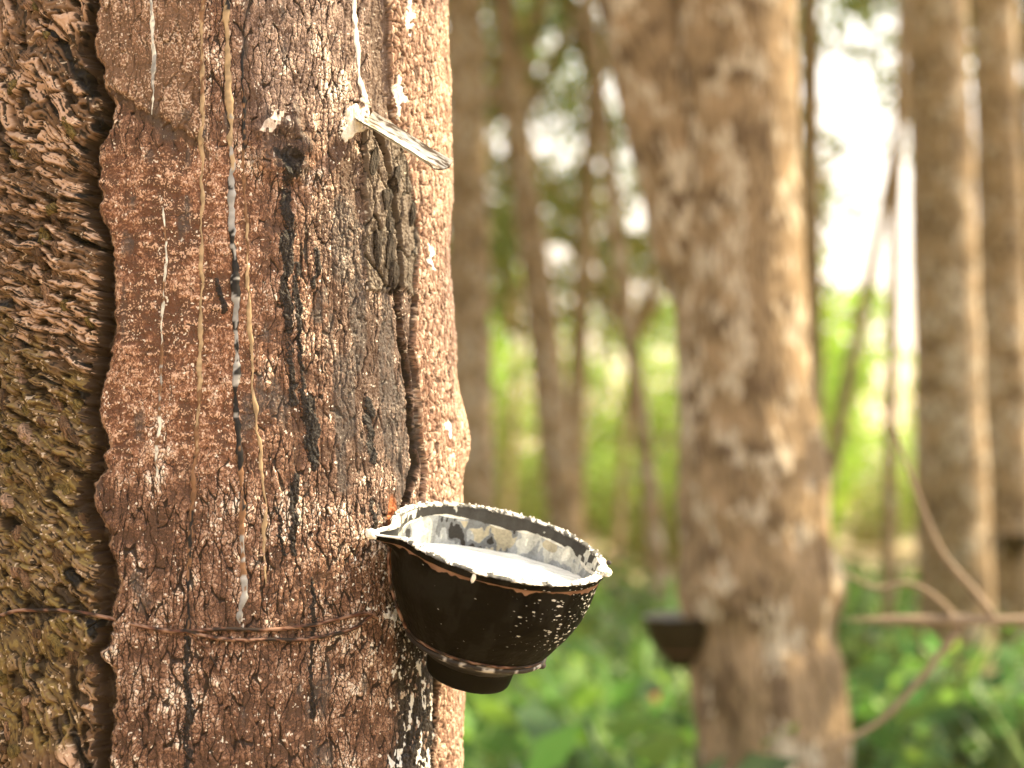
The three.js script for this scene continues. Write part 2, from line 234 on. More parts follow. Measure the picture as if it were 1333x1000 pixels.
const AX = -0.22;
const tree0 = thing('rubber_tree', 'thick rubber tree with tapped brown bark, dried latex runs and a long black crack', 'tree', V(AX, 0, 0), 'rubber trees of the plantation');
{
  const cd = new Uint8Array(FW * FH * 4), bd = new Uint8Array(FW * FH * 4);
  for (let k = 0; k < FW * FH; k++) { for (let c = 0; c < 3; c++) cd[k * 4 + c] = toS(fieldC[k * 3 + c]); cd[k * 4 + 3] = 255; const b = clamp(fieldB[k] / 2.2, 0, 1) * 255; bd[k * 4] = bd[k * 4 + 1] = bd[k * 4 + 2] = b; bd[k * 4 + 3] = 255; }
  const barkMat = std({ map: texOf(cd, FW, FH, true, THREE.MirroredRepeatWrapping), bumpMap: texOf(bd, FW, FH, false, THREE.MirroredRepeatWrapping), bumpScale: 0.0007, roughness: 0.6, specularIntensity: 0.3 });
  const cols = [], rows = [];
  for (let a = -52; a < 100; a += 0.222) cols.push(a); for (let a = 100; a <= 308.001; a += 2) cols.push(a);
  for (let t = -40; t < 895; t += 15) rows.push(t); for (let t = 895; t < 1432; t += 0.68) rows.push(t); for (let t = 1432; t <= 4000; t += 22) rows.push(t);
  const g = gridGeometry(cols.length - 1, rows.length - 1, (u, v, q, i, j) => onBark(cols[i] * Math.PI / 180 * R0 * 1000, rows[j], 0, q), (u, v, i, j) => [(cols[i] * Math.PI / 180 * R0 * 1000 - S0) / SW, (rows[j] - T0) / TH], true);
  mesh('trunk', g, barkMat, tree0);
}

// ------------------------------------------------------------------ dried latex runs and loose bark on the tapped tree
const latexMat = std({ vertexColors: true, roughness: 0.75 });
function strand(pts, width, tones, seed) {                              // pts in (s, t); tones: [position along, r, g, b]
  const r = rng(seed), step = 1.4, P = []; let L = 0;
  for (let i = 1; i < pts.length; i++) { const [a, b] = pts[i - 1], [c, d] = pts[i], n = Math.max(1, Math.round(Math.hypot(c - a, d - b) / step)); for (let k = 0; k < n; k++) P.push([lerp(a, c, k / n), lerp(b, d, k / n)]); }
  P.push(pts[pts.length - 1]); const n = P.length - 1, q = V(), ring = 9;
  const ctr = P.map(([s, t], i) => {
    const ss = s + 1.0 * noise(t / 13, seed, 120) + 0.45 * noise(t / 4, seed, 121); let m = 0; for (let k = -2; k <= 2; k++) m += reliefAt(ss + k * 0.8, t) / 5; return [ss, t, m];
  });
  for (let i = 0; i <= n; i++) { let m = 0, c = 0; for (let k = -3; k <= 3; k++) { const z = ctr[i + k]; if (z) { m += z[2]; c++; } } ctr[i][3] = m / c; }
  const w = (i) => width * (0.62 + 0.38 * noise(P[i][1] / 9, seed, 122) + 0.22 * noise(P[i][1] / 2.6, seed, 123)) * sstep(-1, 4, i) * sstep(n + 1, n - 4, i) + 0.12;
  const g = gridGeometry(ring, n, (u, v, q, i, j) => { const a = u * Math.PI * 2, [s, t, , m] = ctr[j], ww = w(j), th = (s + Math.cos(a) * ww) / (R0 * 1000), rr = trunkR(t) + (m + Math.sin(a) * ww * 0.42 + 0.25) / 1000; q.set(Math.sin(th) * rr, t / 1000, Math.cos(th) * rr); }, null, true);
  return paint(g, (k, x, y, z, o) => {
    const j = Math.floor(k / (ring + 1)), f = j / n + 0.07 * noise(j / 5, seed, 124); let a = tones[0], b = tones[tones.length - 1];
    for (let i = 1; i < tones.length; i++) if (f <= tones[i][0]) { a = tones[i - 1]; b = tones[i]; break; }
    const e = sstep(a[0], b[0], f) > 0.5 + 0.75 * noise(j / 2.4, k % 10 * 0.5 + seed, 125) ? b : a, m = 0.8 + 0.35 * noise(j / 1.7, (k % 10) * 0.8, 126);
    o[0] = e[1] * m; o[1] = e[2] * m; o[2] = e[3] * m;
  });
}
const W_ = [0.62, 0.60, 0.55], TAN = [0.36, 0.255, 0.155], DRK = [0.014, 0.013, 0.015], GRY = [0.30, 0.29, 0.29], BRN = [0.19, 0.10, 0.055];
const runs = [
  [[[-10, 1440], [-10, 1410], [-8, 1378], [-7, 1353], [-9, 1329]], 1.7, [[0, ...GRY], [0.5, ...W_], [0.85, ...GRY], [1, ...W_]], 'grey white latex run ending at an old cut'],
  [[[-1, 1270], [1, 1236], [0, 1197], [-1, 1148], [-2, 1110], [1, 1086]], 1.05, [[0, ...W_], [0.1, ...BRN], [0.2, ...W_], [0.3, ...BRN], [0.4, ...W_], [0.5, ...BRN], [0.6, ...GRY], [0.72, ...BRN], [0.82, ...W_], [1, ...BRN]], 'thin broken white latex run'],
  [[[23, 1440], [23, 1410], [23, 1339], [24, 1275], [24, 1207], [24, 1168], [22, 1119], [19, 1081], [18, 1033], [18, 999]], 1.7, [[0, ...BRN], [0.35, ...TAN], [0.6, ...TAN], [0.75, ...BRN], [1, ...DRK]], 'long tan latex run'],
  [[[38, 1440], [38, 1411], [40, 1359], [42, 1305], [43, 1256], [45, 1207], [46, 1149], [49, 1086], [51, 1032], [48, 1008]], 2.7, [[0, ...DRK], [0.07, ...TAN], [0.28, ...TAN], [0.34, ...GRY], [0.45, ...DRK], [0.6, ...GRY], [0.72, ...DRK], [0.85, ...BRN], [1, ...GRY]], 'thick latex run, tan above and blackened below'],
  [[[49, 1374], [50, 1305], [53, 1242], [54, 1197], [58, 1139], [64, 1086], [64, 1032]], 1.5, [[0, ...DRK], [0.3, ...BRN], [0.45, ...TAN], [1, ...TAN]], 'thin tan latex run'],
  [[[128, 1440], [129, 1422], [131, 1394], [134, 1369], [138, 1347]], 2.6, [[0, 0.82, 0.82, 0.80], [1, 0.80, 0.79, 0.76]], 'fresh white latex run above the spout'],
];
runs.forEach(([p, w, tones, label], i) => { const m = mesh('latex_run', strand(p, w, tones, 11 + i * 7), latexMat, tree0); m.userData.label = label; });
// loose flakes of old bark, left of the groove and along the crack
{
  const fn = 256, fd = new Uint8Array(fn * fn * 4); for (let j = 0; j < fn; j++) for (let i = 0; i < fn; i++) { const a = noise(i / 22, j / 3, 130) + 0.6 * noise(i / 5, j / 4, 131) + 0.5 * noise(i / 1.6, j / 1.6, 132), v = toS(clamp(0.62 + 0.42 * a, 0.05, 1)), k = (j * fn + i) * 4; fd[k] = fd[k + 1] = fd[k + 2] = v; fd[k + 3] = 255; }
  const flakeTex = texOf(fd, fn, fn, true);
  const r = rng(77), mats = [[0.10, 0.055, 0.030], [0.17, 0.095, 0.055], [0.26, 0.15, 0.095], [0.15, 0.105, 0.035], [0.34, 0.215, 0.15], [0.045, 0.034, 0.028]].map(([a, b, c]) => std({ color: rgb(a, b, c), roughness: 0.8, map: flakeTex, bumpMap: flakeTex, bumpScale: 0.0008 }));
  const flake = (s, t, len, wid, ang, lift, tilt, mat) => {
    const n = 9, pts = []; for (let k = 0; k < n; k++) { const a = k / n * 6.283, q = 0.72 + 0.5 * r(); pts.push([Math.cos(a) * len * q, Math.sin(a) * wid * q]); }
    const c = Math.cos(ang), d = Math.sin(ang), P = [], U = [], I = [], put = (x, y, z) => { U.push((s + x) / 40, (t + y) / 40); const base = (reliefAt(s, t) * 0.5 + reliefAt(s + x * c - y * d, t + x * d + y * c) * 0.5), th = (s + x * c - y * d) / (R0 * 1000), rr = trunkR(t) + (base + z + tilt * y + lift) / 1000; P.push(Math.sin(th) * rr, (t + x * d + y * c) / 1000, Math.cos(th) * rr); };
    put(0, 0, 1.6); for (const [x, y] of pts) put(x * 0.62 + 0.6 * (r() - 0.5), y * 0.62, 1.3 + 0.7 * (r() - 0.5)); for (const [x, y] of pts) put(x, y, 0.6 + 0.9 * (r() - 0.5)); for (const [x, y] of pts) put(x * 0.9, y * 0.9, -4.5);
    for (let k = 0; k < n; k++) { const m = (k + 1) % n; I.push(0, 1 + k, 1 + m, 1 + k, 1 + n + k, 1 + n + m, 1 + k, 1 + n + m, 1 + m, 1 + n + k, 1 + 2 * n + k, 1 + 2 * n + m, 1 + n + k, 1 + 2 * n + m, 1 + n + m); }
    const g = new THREE.BufferGeometry(); g.setAttribute('position', new THREE.Float32BufferAttribute(P, 3)); g.setAttribute('uv', new THREE.Float32BufferAttribute(U, 2)); g.setIndex(I); const f = g.toNonIndexed(); f.computeVertexNormals();
    mesh('bark_flake', f, mats[mat], tree0);
  };
  for (let k = 0; k < 110; k++) {
    const t = 900 + r() * 530, s = grooveS(t) - 9 - Math.pow(r(), 0.9) * 95, kk = lerp(3.2, 1.25, sstep(930, 1340, t));
    flake(s, t, 3.5 + 9 * r() * r(), 2 + 4.5 * r() * r(), -Math.atan(kk) + 0.6 * (r() - 0.5), 0.2 + 1.0 * r(), 0.25 * (r() - 0.3), [0, 0, 1, 1, 2, 3, 3, 4][Math.floor(r() * 8)]);
  }
  for (let k = 0; k < 11; k++) { const t = 1232 + r() * 80; flake(140 + r() * 46, t, 7 + 10 * r(), 2 + 3 * r(), 1.45 + 0.3 * (r() - 0.5), 0.5 + r(), 0.2 * (r() - 0.5), 5); }
}

// ------------------------------------------------------------------ metal spout
{
  const p0 = onBark(140, 1337, -5).add(tree0.position), end = at(574, 217, 1.135), out = end.clone().sub(p0), LEN = out.length(); out.normalize();
  const nrm = V(0.15, 0.62, 0.55); nrm.addScaledVector(out, -nrm.dot(out)).normalize(); const side = V().crossVectors(out, nrm).normalize();
  const o = thing('tapping_spout', 'short bent strip of pale weathered metal stuck into the bark below a white latex run', 'spout', p0);
  const strip = (half, len, thick, wob) => {
    const f = (sgn) => gridGeometry(10, 24, (u, v, q) => { const x = (u - 0.5) * 2, w = half * (1 - 0.12 * v) * (1 + 0.05 * noise(v * 9, x > 0 ? 3 : 8, 140)), lift = 0.0042 * x * x + 0.0006 * noise(v * 7, x * 2, 141) + wob * v * v; q.copy(out).multiplyScalar(v * len + 0.002 * noise(x * 2, v > 0.9 ? 1 : 0, 142)).addScaledVector(side, x * w).addScaledVector(nrm, lift + sgn * thick); });
    const a = f(1), b = f(-1); b.index.array.reverse(); b.computeVertexNormals(); return mergeGeometries([a, b]);
  };
  const n = 128, cd = new Uint8Array(n * n * 4); for (let j = 0; j < n; j++) for (let i = 0; i < n; i++) { const a = fbm(i / 14, j / 30, 143, 4), b = fbm(i / 5, j / 7, 145, 3), k = (j * n + i) * 4; const f = a + 0.5 * b; let c = [0.62, 0.60, 0.54]; if (f > 0.12) c = [0.76, 0.74, 0.69]; else if (f < -0.3) c = [0.16, 0.12, 0.09]; else if (f < -0.18) c = [0.38, 0.33, 0.27]; for (let q = 0; q < 3; q++) cd[k + q] = toS(c[q] * (0.9 + 0.3 * b)); cd[k + 3] = 255; }
  mesh('gutter', strip(0.0085, LEN, 0.0005, -0.002), std({ map: texOf(cd, n, n, true), roughness: 0.5, metalness: 0.1 }), o);
}

// ------------------------------------------------------------------ latex cup
const cupAt = at(650, 707, 1.205), roll = -13.5 * Math.PI / 180, nod = 15.5 * Math.PI / 180;
const cupQ = new THREE.Quaternion().setFromEuler(new THREE.Euler(nod, 0, roll, 'ZXY'));
const profOut = [[0, 71.5], [4, 71.2], [5.5, 69.8], [9, 69.2], [25, 67.2], [38, 63.6], [50, 58], [60, 52], [67, 47.2], [69, 46.4]];
const profIn = [[0, 66.5], [3, 66], [9, 65.6], [25, 63.8], [38, 60.4], [50, 54.5], [60, 48], [68, 40], [74, 25], [76, 0]];
const prof = (P) => (d) => { for (let i = 1; i < P.length; i++) if (d <= P[i][0]) return lerp(P[i - 1][1], P[i][1], (d - P[i - 1][0]) / (P[i][0] - P[i - 1][0])); return P[P.length - 1][1]; };
const innerR = prof(profIn);
const SPA = 2.72;                                                      // the pouring lip looks this way round the cup (0 = +x, pi/2 = towards the viewer)
const lipPull = (a, d) => { let x = Math.abs(a - SPA); x = Math.min(x, 2 * Math.PI - x); const e = Math.exp(-(x * x) / 0.011); return [0.0175 * e * sstep(16, 0, d), -0.003 * e * sstep(8, 0, d)]; };
function turned(P, nA, nD, rough, seed) {
  const L = [0]; for (let i = 1; i < P.length; i++) L.push(L[i - 1] + Math.hypot(P[i][0] - P[i - 1][0], P[i][1] - P[i - 1][1])); const T = L[L.length - 1];
  return gridGeometry(nA, nD, (u, v, q) => {
    const l = v * T; let i = 1; while (i < P.length - 1 && L[i] < l) i++; const f = clamp((l - L[i - 1]) / Math.max(1e-9, L[i] - L[i - 1]), 0, 1), d = lerp(P[i - 1][0], P[i][0], f), r = lerp(P[i - 1][1], P[i][1], f), a = u * Math.PI * 2, [pl, dy] = lipPull(a, d);
    const rr = r / 1000 + pl + rough * fbm(Math.cos(a) * 6 + v * 4, Math.sin(a) * 6 + v * 9, seed, 4);
    q.set(Math.cos(a) * rr, -d / 1000 + dy + rough * 0.5 * fbm(Math.cos(a) * 9, Math.sin(a) * 9, seed + 3, 3), Math.sin(a) * rr);
  }, null, true);
}
const cup = thing('latex_cup', 'tilted black latex cup with a white crusted rim, hung against the tapped trunk', 'cup', cupAt, 'latex cups on the trees'); cup.quaternion.copy(cupQ);
{
  // outside: black, spattered with dried latex, most thickly on the side away from the trunk
  const n = 1024, m = 512, cd = new Uint8Array(n * m * 4), bd = new Uint8Array(n * m * 4);
  for (let j = 0; j < m; j++) for (let i = 0; i < n; i++) {
    const a = i / n * Math.PI * 2, x = i / n * 430, y = j / m * 80, k = (j * n + i) * 4; let da = Math.abs(a - 0.45); da = Math.min(da, 2 * Math.PI - da);
    const thick = sstep(1.15, 0.15, da) * sstep(78, 40, y); let v = 0.002, w = 0.4 + 0.1 * noise(x / 2, y / 2, 150);
    const lean = x + 0.6 * y; voronoi(lean / 7.5, y / 3.4, 151); const sz = (vId - (0.88 - 0.60 * thick * (0.7 + 0.5 * noise(x / 14, y / 14, 152)))) * 1.3; const drop = vF1 < sz * 0.42 + 0.06 * noise(x / 1.3, y / 1.3, 153) && sz > 0;
    voronoi(lean / 3.0 + 5 + 0.3 * noise(x, y, 148), y / 2.0, 154); const drop2 = vF1 < (vId - (0.96 - 0.25 * thick)) * 1.0;
    v += 0.004 * sstep(0.1, 0.6, noise(x / 9, y / 22, 155) + 0.4 * noise(x / 2.3, y / 5, 156));
    let c = [v, v * 0.96, v * 0.95]; if (drop || drop2) { const q = 0.28 + 0.28 * vId; c = [q, q * 0.97, q * 0.93]; w = 0.85; }
    const rim = 8 + 3.2 * noise(x / 12, 1, 157) + 1.4 * noise(x / 3, 2, 158); if (y < rim && y > 4.5) { const q = noise(x / 7, y / 3, 159); c = [0.17 + 0.06 * q, 0.095 + 0.04 * q, 0.065 + 0.03 * q]; w = 0.6; }
    for (let q = 0; q < 3; q++) { cd[k + q] = toS(c[q]); bd[k + q] = 255 * clamp(w, 0, 1); } cd[k + 3] = bd[k + 3] = 255;
  }
  const outMat = new THREE.MeshPhysicalMaterial({ map: texOf(cd, n, m, true), bumpMap: texOf(bd, n, m, false), bumpScale: 0.0009, roughness: 0.5, specularIntensity: 0.05 });
  mesh('bowl', turned(profOut, 256, 90, 0.0006, 160), outMat, cup);
  // inside: grey latex film, pale streaks and dark bare patches
  const ci = new Uint8Array(n * m * 4);
  for (let j = 0; j < m; j++) for (let i = 0; i < n; i++) {
    const x = i / n * 400, y = j / m * 110, k = (j * n + i) * 4, f = noise(x / 22, y / 14, 170) + 0.6 * noise(x / 7, y / 9, 171) + 0.35 * noise(x / 2, y / 4, 172), s = noise(x / 3.4, y / 20, 173);
    let c = [0.27, 0.29, 0.31]; if (f > 0.25) c = [0.44, 0.45, 0.43]; if (f > 0.75) c = [0.62, 0.62, 0.58]; if (f < -0.35) c = [0.13, 0.14, 0.155]; if (f < -0.75) c = [0.02, 0.02, 0.022]; if (noise(x / 16, y / 11, 174) > 0.5 && f > -0.3) c = [0.36, 0.33, 0.25];
    const band = y - 8 - 3 * noise(x / 25, 1, 175); if (band < 0 && f < 0.35) c = [0.035, 0.035, 0.037]; if (Math.abs(band) < 0.9 * noise(x / 9, 4, 177) + 0.35) c = [0.60, 0.59, 0.55];
    const g = 0.85 + 0.22 * s + 0.15 * noise(x, y, 176); for (let q = 0; q < 3; q++) ci[k + q] = toS(c[q] * g); ci[k + 3] = 255;
  }
  const inMat = std({ map: texOf(ci, n, m, true), roughness: 0.38 }); inMat.bumpMap = inMat.map; inMat.bumpScale = 0.0006;
  const gi = turned(profIn, 200, 80, 0.0005, 161); mesh('inner_wall', gi, inMat, cup);
  // rim: a flat lip crusted with dried latex
  const lip = gridGeometry(420, 12, (u, v, q) => {
    const a = u * Math.PI * 2, [pl, dy] = lipPull(a, 0), w = v * Math.PI * 2, lump = 1 + 0.55 * fbm(Math.cos(a) * 22 + v, Math.sin(a) * 22, 180, 3) + 0.5 * Math.max(0, fbm(Math.cos(a) * 60, Math.sin(a) * 60 + 3 * v, 184, 2));
    const rr = 0.0692 + pl + Math.cos(w) * 0.0027 * lump + 0.0009 * fbm(Math.cos(a) * 5, Math.sin(a) * 5, 186, 3), y = 0.0004 + dy + Math.sin(w) * 0.0011 * lump;
    q.set(Math.cos(a) * rr, y, Math.sin(a) * rr);
  }, null, true);
  paint(lip, (k, x, y, z, o) => { const a = Math.atan2(z, x), f = fbm(Math.cos(a) * 16 + y * 300, Math.sin(a) * 16, 188, 3), e = fbm(x * 420, z * 420 + y * 900, 189, 3); let da = Math.abs(a - 0.25); const white = 0.7 * f + 0.75 * e > (da < 0.5 || a > 2.2 ? -0.12 : a > 0 ? 0.06 : 0.14); const g = white ? 0.62 + 0.22 * e : 0.07 + 0.05 * e; o[0] = g; o[1] = g * 0.985; o[2] = g * 0.955; });
  const rim = mesh('rim', lip, std({ vertexColors: true, roughness: 0.6 }), cup);
  // crumbs and drips of dried latex on the rim
  const r = rng(5), crumb = (a, rr, y, sz, sy) => { const g = new THREE.IcosahedronGeometry(1, 2), p = g.attributes.position, sd = r() * 50; for (let i = 0; i < p.count; i++) { const f = 1 + 0.5 * fbm(p.getX(i) * 2 + sd, p.getY(i) * 2 + p.getZ(i) * 1.7, 190, 2); p.setXYZ(i, p.getX(i) * sz * f, p.getY(i) * sy * f, p.getZ(i) * sz * f); } g.translate(Math.cos(a) * rr, y, Math.sin(a) * rr); g.computeVertexNormals(); return g; };
  const crust = std({ color: rgb(0.70, 0.685, 0.65), roughness: 0.65 }), dark = std({ color: rgb(0.035, 0.03, 0.028), roughness: 0.8 });
  const bits = []; for (let k = 0; k < 130; k++) { const a = r() * 6.283, [pl, dy] = lipPull(a, 0); bits.push(crumb(a, 0.0688 + pl + (r() - 0.5) * 0.006, 0.0015 + dy, 0.0005 + 0.0011 * r() * r(), 0.0006 + 0.0008 * r())); }
  mesh('latex_crumbs', mergeGeometries(bits), crust, rim).userData.kind = 'stuff';
  mesh('dried_drip', crumb(1.72, 0.0712, -0.0035, 0.0015, 0.0032), crust, rim); mesh('dried_drip', crumb(SPA, 0.0875, -0.0025, 0.0040, 0.0030), crust, rim);
  mesh('dried_drip', crumb(0.05, 0.0715, -0.001, 0.0042, 0.0030), crust, rim);
  mesh('bark_crumb', crumb(-0.1, 0.073, 0.0022, 0.0016, 0.0014), dark, rim); mesh('bark_crumb', crumb(0.28, 0.0475, -0.0705, 0.0027, 0.0024), dark, cup);
  // ledge and foot
  const ledge = turned([[67.5, 46.5], [68.6, 48.2], [70.4, 48.4], [71.8, 46.6], [76, 38], [81, 31.5]], 160, 24, 0.0006, 162);
  const lm = std({ vertexColors: true, roughness: 0.5 }); paint(ledge, (k, x, y, z, o) => { const e = fbm(x * 160, z * 160, 192, 3), top = y > -0.0725; const pale = top && e + 0.4 * noise(x * 900, z * 900, 193) > 0.26 && z > 0 && x > -0.02, g = pale ? 0.34 : top ? 0.02 : 0.004; o[0] = g; o[1] = g * (pale ? 0.93 : 0.8); o[2] = g * (pale ? 0.88 : 0.75); }); mesh('ledge', ledge, lm, cup);
  mesh('foot', turned([[80, 31.5], [84, 29.6], [92, 28.6], [95, 27.6], [95.5, 25], [94, 22], [93, 0]], 128, 24, 0.0004, 163), std({ color: rgb(0.0025, 0.0025, 0.0025), specularIntensity: 0.07, roughness: 0.5 }), cup);
}
// the milk in the cup lies level
{
  const face = (x, z) => -0.0195 + 0.120 * z + 0.05 * x, R = Array.from({ length: 121 }, (_, k) => { const a = k / 120 * Math.PI * 2; let r = 0; for (; r < 0.08; r += 0.0003) if (r > innerR(-face(Math.cos(a) * r, Math.sin(a) * r) * 1000) / 1000 + 0.0002) break; return r; });
  const top = gridGeometry(120, 60, (u, v, o, i) => { const a = u * Math.PI * 2, r = R[i] * v, x = Math.cos(a) * r, z = Math.sin(a) * r; o.set(x, face(x, z) + 0.0010 * Math.pow(v, 12) + 0.0009 * fbm(x * 70, z * 70, 195, 4) + 0.0006 * Math.max(0, noise(x * 160 + 3 * z, z * 420, 196)), z); }, null, true);
  const low = gridGeometry(120, 8, (u, v, o, i) => { const a = u * Math.PI * 2, r = R[i] * (1 - v), x = Math.cos(a) * r, z = Math.sin(a) * r; o.set(x, face(Math.cos(a) * R[i], Math.sin(a) * R[i]) * (1 - v) + face(0, 0) * v - 0.02 * (1 - (1 - v) ** 2), z); }, null, true);
  top.index.array.reverse(); top.computeVertexNormals(); low.index.array.reverse(); low.computeVertexNormals();
  const o = mesh('milky_latex', mergeGeometries([top, low]), std({ color: rgb(0.74, 0.735, 0.70), roughness: 0.12, specularIntensity: 1 })); o.position.copy(cupAt); o.quaternion.copy(cupQ); tag(o, 'white milky latex setting inside the tilted black cup', 'latex');
}

// ------------------------------------------------------------------ rusty wire round the trunk and the wire that carries the cup
const rust = std({ vertexColors: true, roughness: 0.6, metalness: 0.25 });
const rusty = (g, k = 1) => paint(g, (i, x, y, z, o) => { const f = fbm(x * 220, y * 500 + z * 220, 200, 3); const c = f > 0.16 ? [0.24, 0.14, 0.10] : f < -0.05 ? [0.022, 0.015, 0.013] : [0.095, 0.040, 0.026]; o[0] = c[0] * k; o[1] = c[1] * k; o[2] = c[2] * k; });
{
  const wire = (name, pts, r, parent) => { const P = pts.map(([s, t]) => { let m = -9; for (let k = -3; k <= 3; k++) m = Math.max(m, reliefAt(s + k * 1.5, t)); return onBark(s, t, m - reliefAt(s, t) + r * 900); }); return mesh(name, rusty(tube(P, () => r, { seg: Math.max(30, pts.length * 9), ring: 8 })), rust, parent); };
  const o = thing('tie_wire', 'thin rusty wire tied round the tapped trunk, doubled and twisted in front', 'wire', tree0.position.clone());
  const back = []; for (let s = -150; s > -900; s -= 25) back.push([s, 1008 + 5 * noise(s / 40, 1, 205)]);
  wire('strand', [...back.reverse(), [-131, 1007], [-109, 1010], [-91, 1015], [-72, 1016], [-55, 1016], [-34, 1012], [-9, 1007], [8, 1004], [20, 1004], [39, 1005], [63, 1004], [94, 1006], [117, 1010], [133, 1011], [142, 1007]], 0.00125, o);
  wire('strand', [[14, 1005], [20, 1003], [32, 1000], [49, 998], [66, 998], [83, 997], [105, 999], [123, 1003], [134, 1009], [139, 1011]], 0.00125, o);
  wire('loose_end', [[20, 1004], [23, 1000], [30, 990], [38, 975], [42, 962], [44, 949], [50, 930]], 0.0006, o);
  const h = thing('cup_holder', 'rust red wire loop under the black latex cup, pushed into the bark', 'wire', cupAt.clone());
  const ring = [], w = V(); for (let k = 0; k <= 40; k++) { const a = 0.35 + k / 40 * 5.1; w.set(Math.cos(a) * 0.0482, -0.0662, Math.sin(a) * 0.0482).applyQuaternion(cupQ); ring.push(w.clone()); }
  mesh('loop', rusty(tube(ring, () => 0.0010, { seg: 90, ring: 8 }), 0.8), rust, h);
  const side = []; for (let k = 0; k <= 14; k++) { const d = 66 - k * 3.4, a = 2.75 + 0.02 * k; w.set(Math.cos(a) * (prof(profOut)(d) + 1.4) / 1000, -d / 1000, Math.sin(a) * (prof(profOut)(d) + 1.4) / 1000).applyQuaternion(cupQ); side.push(w.clone()); }
  const hook = onBark(172, 1052, -4).add(tree0.position).sub(cupAt); side.push(hook); mesh('arm', rusty(tube(side, () => 0.0011, { seg: 60, ring: 8 }), 1.0), rust, h);
}

// ------------------------------------------------------------------ materials of the plantation behind
const farBark = (() => {
  const n = 512, cd = new Uint8Array(n * n * 4), bd = new Uint8Array(n * n * 4);
  for (let j = 0; j < n; j++) for (let i = 0; i < n; i++) {
    const x = i / n * 500, y = j / n * 800, k = (j * n + i) * 4, f = fbm(x / 45, y / 60, 210, 4), e = noise(x / 6, y / 16, 214), p = fbm(x / 34 + 9, y / 46, 216, 4);
    let c = [0.20 + 0.11 * f, 0.142 + 0.075 * f, 0.092 + 0.05 * f]; if (p + 0.25 * e > 0.2) c = [0.36, 0.305, 0.245]; if (f + 0.3 * e < -0.3) c = [0.10, 0.068, 0.046];
    for (let q = 0; q < 3; q++) { cd[k + q] = toS(c[q] * (1 + 0.25 * e)); bd[k + q] = 128 + 80 * e + 60 * f; } cd[k + 3] = bd[k + 3] = 255;
  }
  const a = texOf(cd, n, n, true, THREE.MirroredRepeatWrapping), b = texOf(bd, n, n, false, THREE.MirroredRepeatWrapping); a.repeat.set(2, 1.25); b.repeat.set(2, 1.25);
  return std({ map: a, bumpMap: b, bumpScale: 0.006, roughness: 0.9 });
})();
const leafMats = {
  shade: new THREE.MeshPhysicalMaterial({ vertexColors: true, roughness: 1, transmission: 0.3, thickness: 0, side: THREE.DoubleSide, specularIntensity: 0.3 }),
  canopy: new THREE.MeshPhysicalMaterial({ vertexColors: true, roughness: 1, transmission: 0.5, thickness: 0, side: THREE.DoubleSide, specularIntensity: 0.5 }),
};
// leaf-sized faces folded along the midrib; where(r) gives a centre and an outward direction
function leaves(n, seed, size, tones, where) {
  const r = rng(seed), P = new Float32Array(n * 12), C = new Float32Array(n * 12), I = new Uint32Array(n * 6), c = V(), d = V(), s = V(), u = V();
  for (let k = 0; k < n; k++) {
    where(r, c, d); d.x += (r() - 0.5) * 1.3; d.y += (r() - 0.5) * 1.3 - 0.35; d.z += (r() - 0.5) * 1.3; d.normalize();
    s.set(r() - 0.5, r() - 0.5, r() - 0.5).cross(d).normalize(); u.crossVectors(d, s);
    const L = size * (0.6 + 0.8 * r()), W = L * (0.2 + 0.1 * r()), o = k * 12, fold = W * 0.35;
    const put = (q, x, y, z) => { P[o + q * 3] = c.x + d.x * x + s.x * y + u.x * z; P[o + q * 3 + 1] = c.y + d.y * x + s.y * y + u.y * z; P[o + q * 3 + 2] = c.z + d.z * x + s.z * y + u.z * z; };
    put(0, 0, 0, 0); put(1, L * 0.5, W, fold); put(2, L, 0, -L * 0.06); put(3, L * 0.5, -W, fold);
    const t = tones[Math.floor(r() * tones.length)], b = 0.8 + 0.4 * r(); for (let q = 0; q < 4; q++) { C[o + q * 3] = t[0] * b; C[o + q * 3 + 1] = t[1] * b; C[o + q * 3 + 2] = t[2] * b; }
    I.set([k * 4, k * 4 + 1, k * 4 + 2, k * 4, k * 4 + 2, k * 4 + 3], k * 6);
  }
  const g = new THREE.BufferGeometry(); g.setAttribute('position', new THREE.BufferAttribute(P, 3)); g.setAttribute('color', new THREE.BufferAttribute(C, 3)); g.setIndex(new THREE.BufferAttribute(I, 1)); g.computeVertexNormals(); return g;
}
const GREEN = [[0.055, 0.115, 0.022], [0.075, 0.15, 0.028], [0.04, 0.09, 0.02], [0.11, 0.17, 0.03], [0.15, 0.15, 0.03]], LIME = [[0.19, 0.36, 0.03], [0.14, 0.30, 0.025], [0.27, 0.40, 0.04], [0.10, 0.23, 0.025]];
// a rubber tree's crown, about 5 m across: clumps at the ends of twigs
function crownGeometry(seed, n, tones = GREEN) {
  const r = rng(seed), clumps = []; for (let k = 0; k < 38; k++) { const a = r() * 6.283, h = -1 + 2 * r(), q = Math.cbrt(r()) * Math.sqrt(1 - h * h * 0.85); clumps.push([Math.cos(a) * q * 2.5, h * 2.0, Math.sin(a) * q * 2.5, 0.28 + 0.40 * r()]); }
  return leaves(n, seed + 1, 0.17, tones, (r, c, d) => { const m = clumps[Math.floor(r() * clumps.length)], f = Math.cbrt(r()) * m[3], a = r() * 6.283, z = r() * 2 - 1, q = Math.sqrt(1 - z * z); d.set(q * Math.cos(a), z, q * Math.sin(a)); c.set(m[0] + d.x * f, m[1] + d.y * f * 0.8, m[2] + d.z * f); });
}
const crowns = [crownGeometry(301, 2000), crownGeometry(317, 2000), crownGeometry(331, 2000), crownGeometry(347, 4200, LIME)];
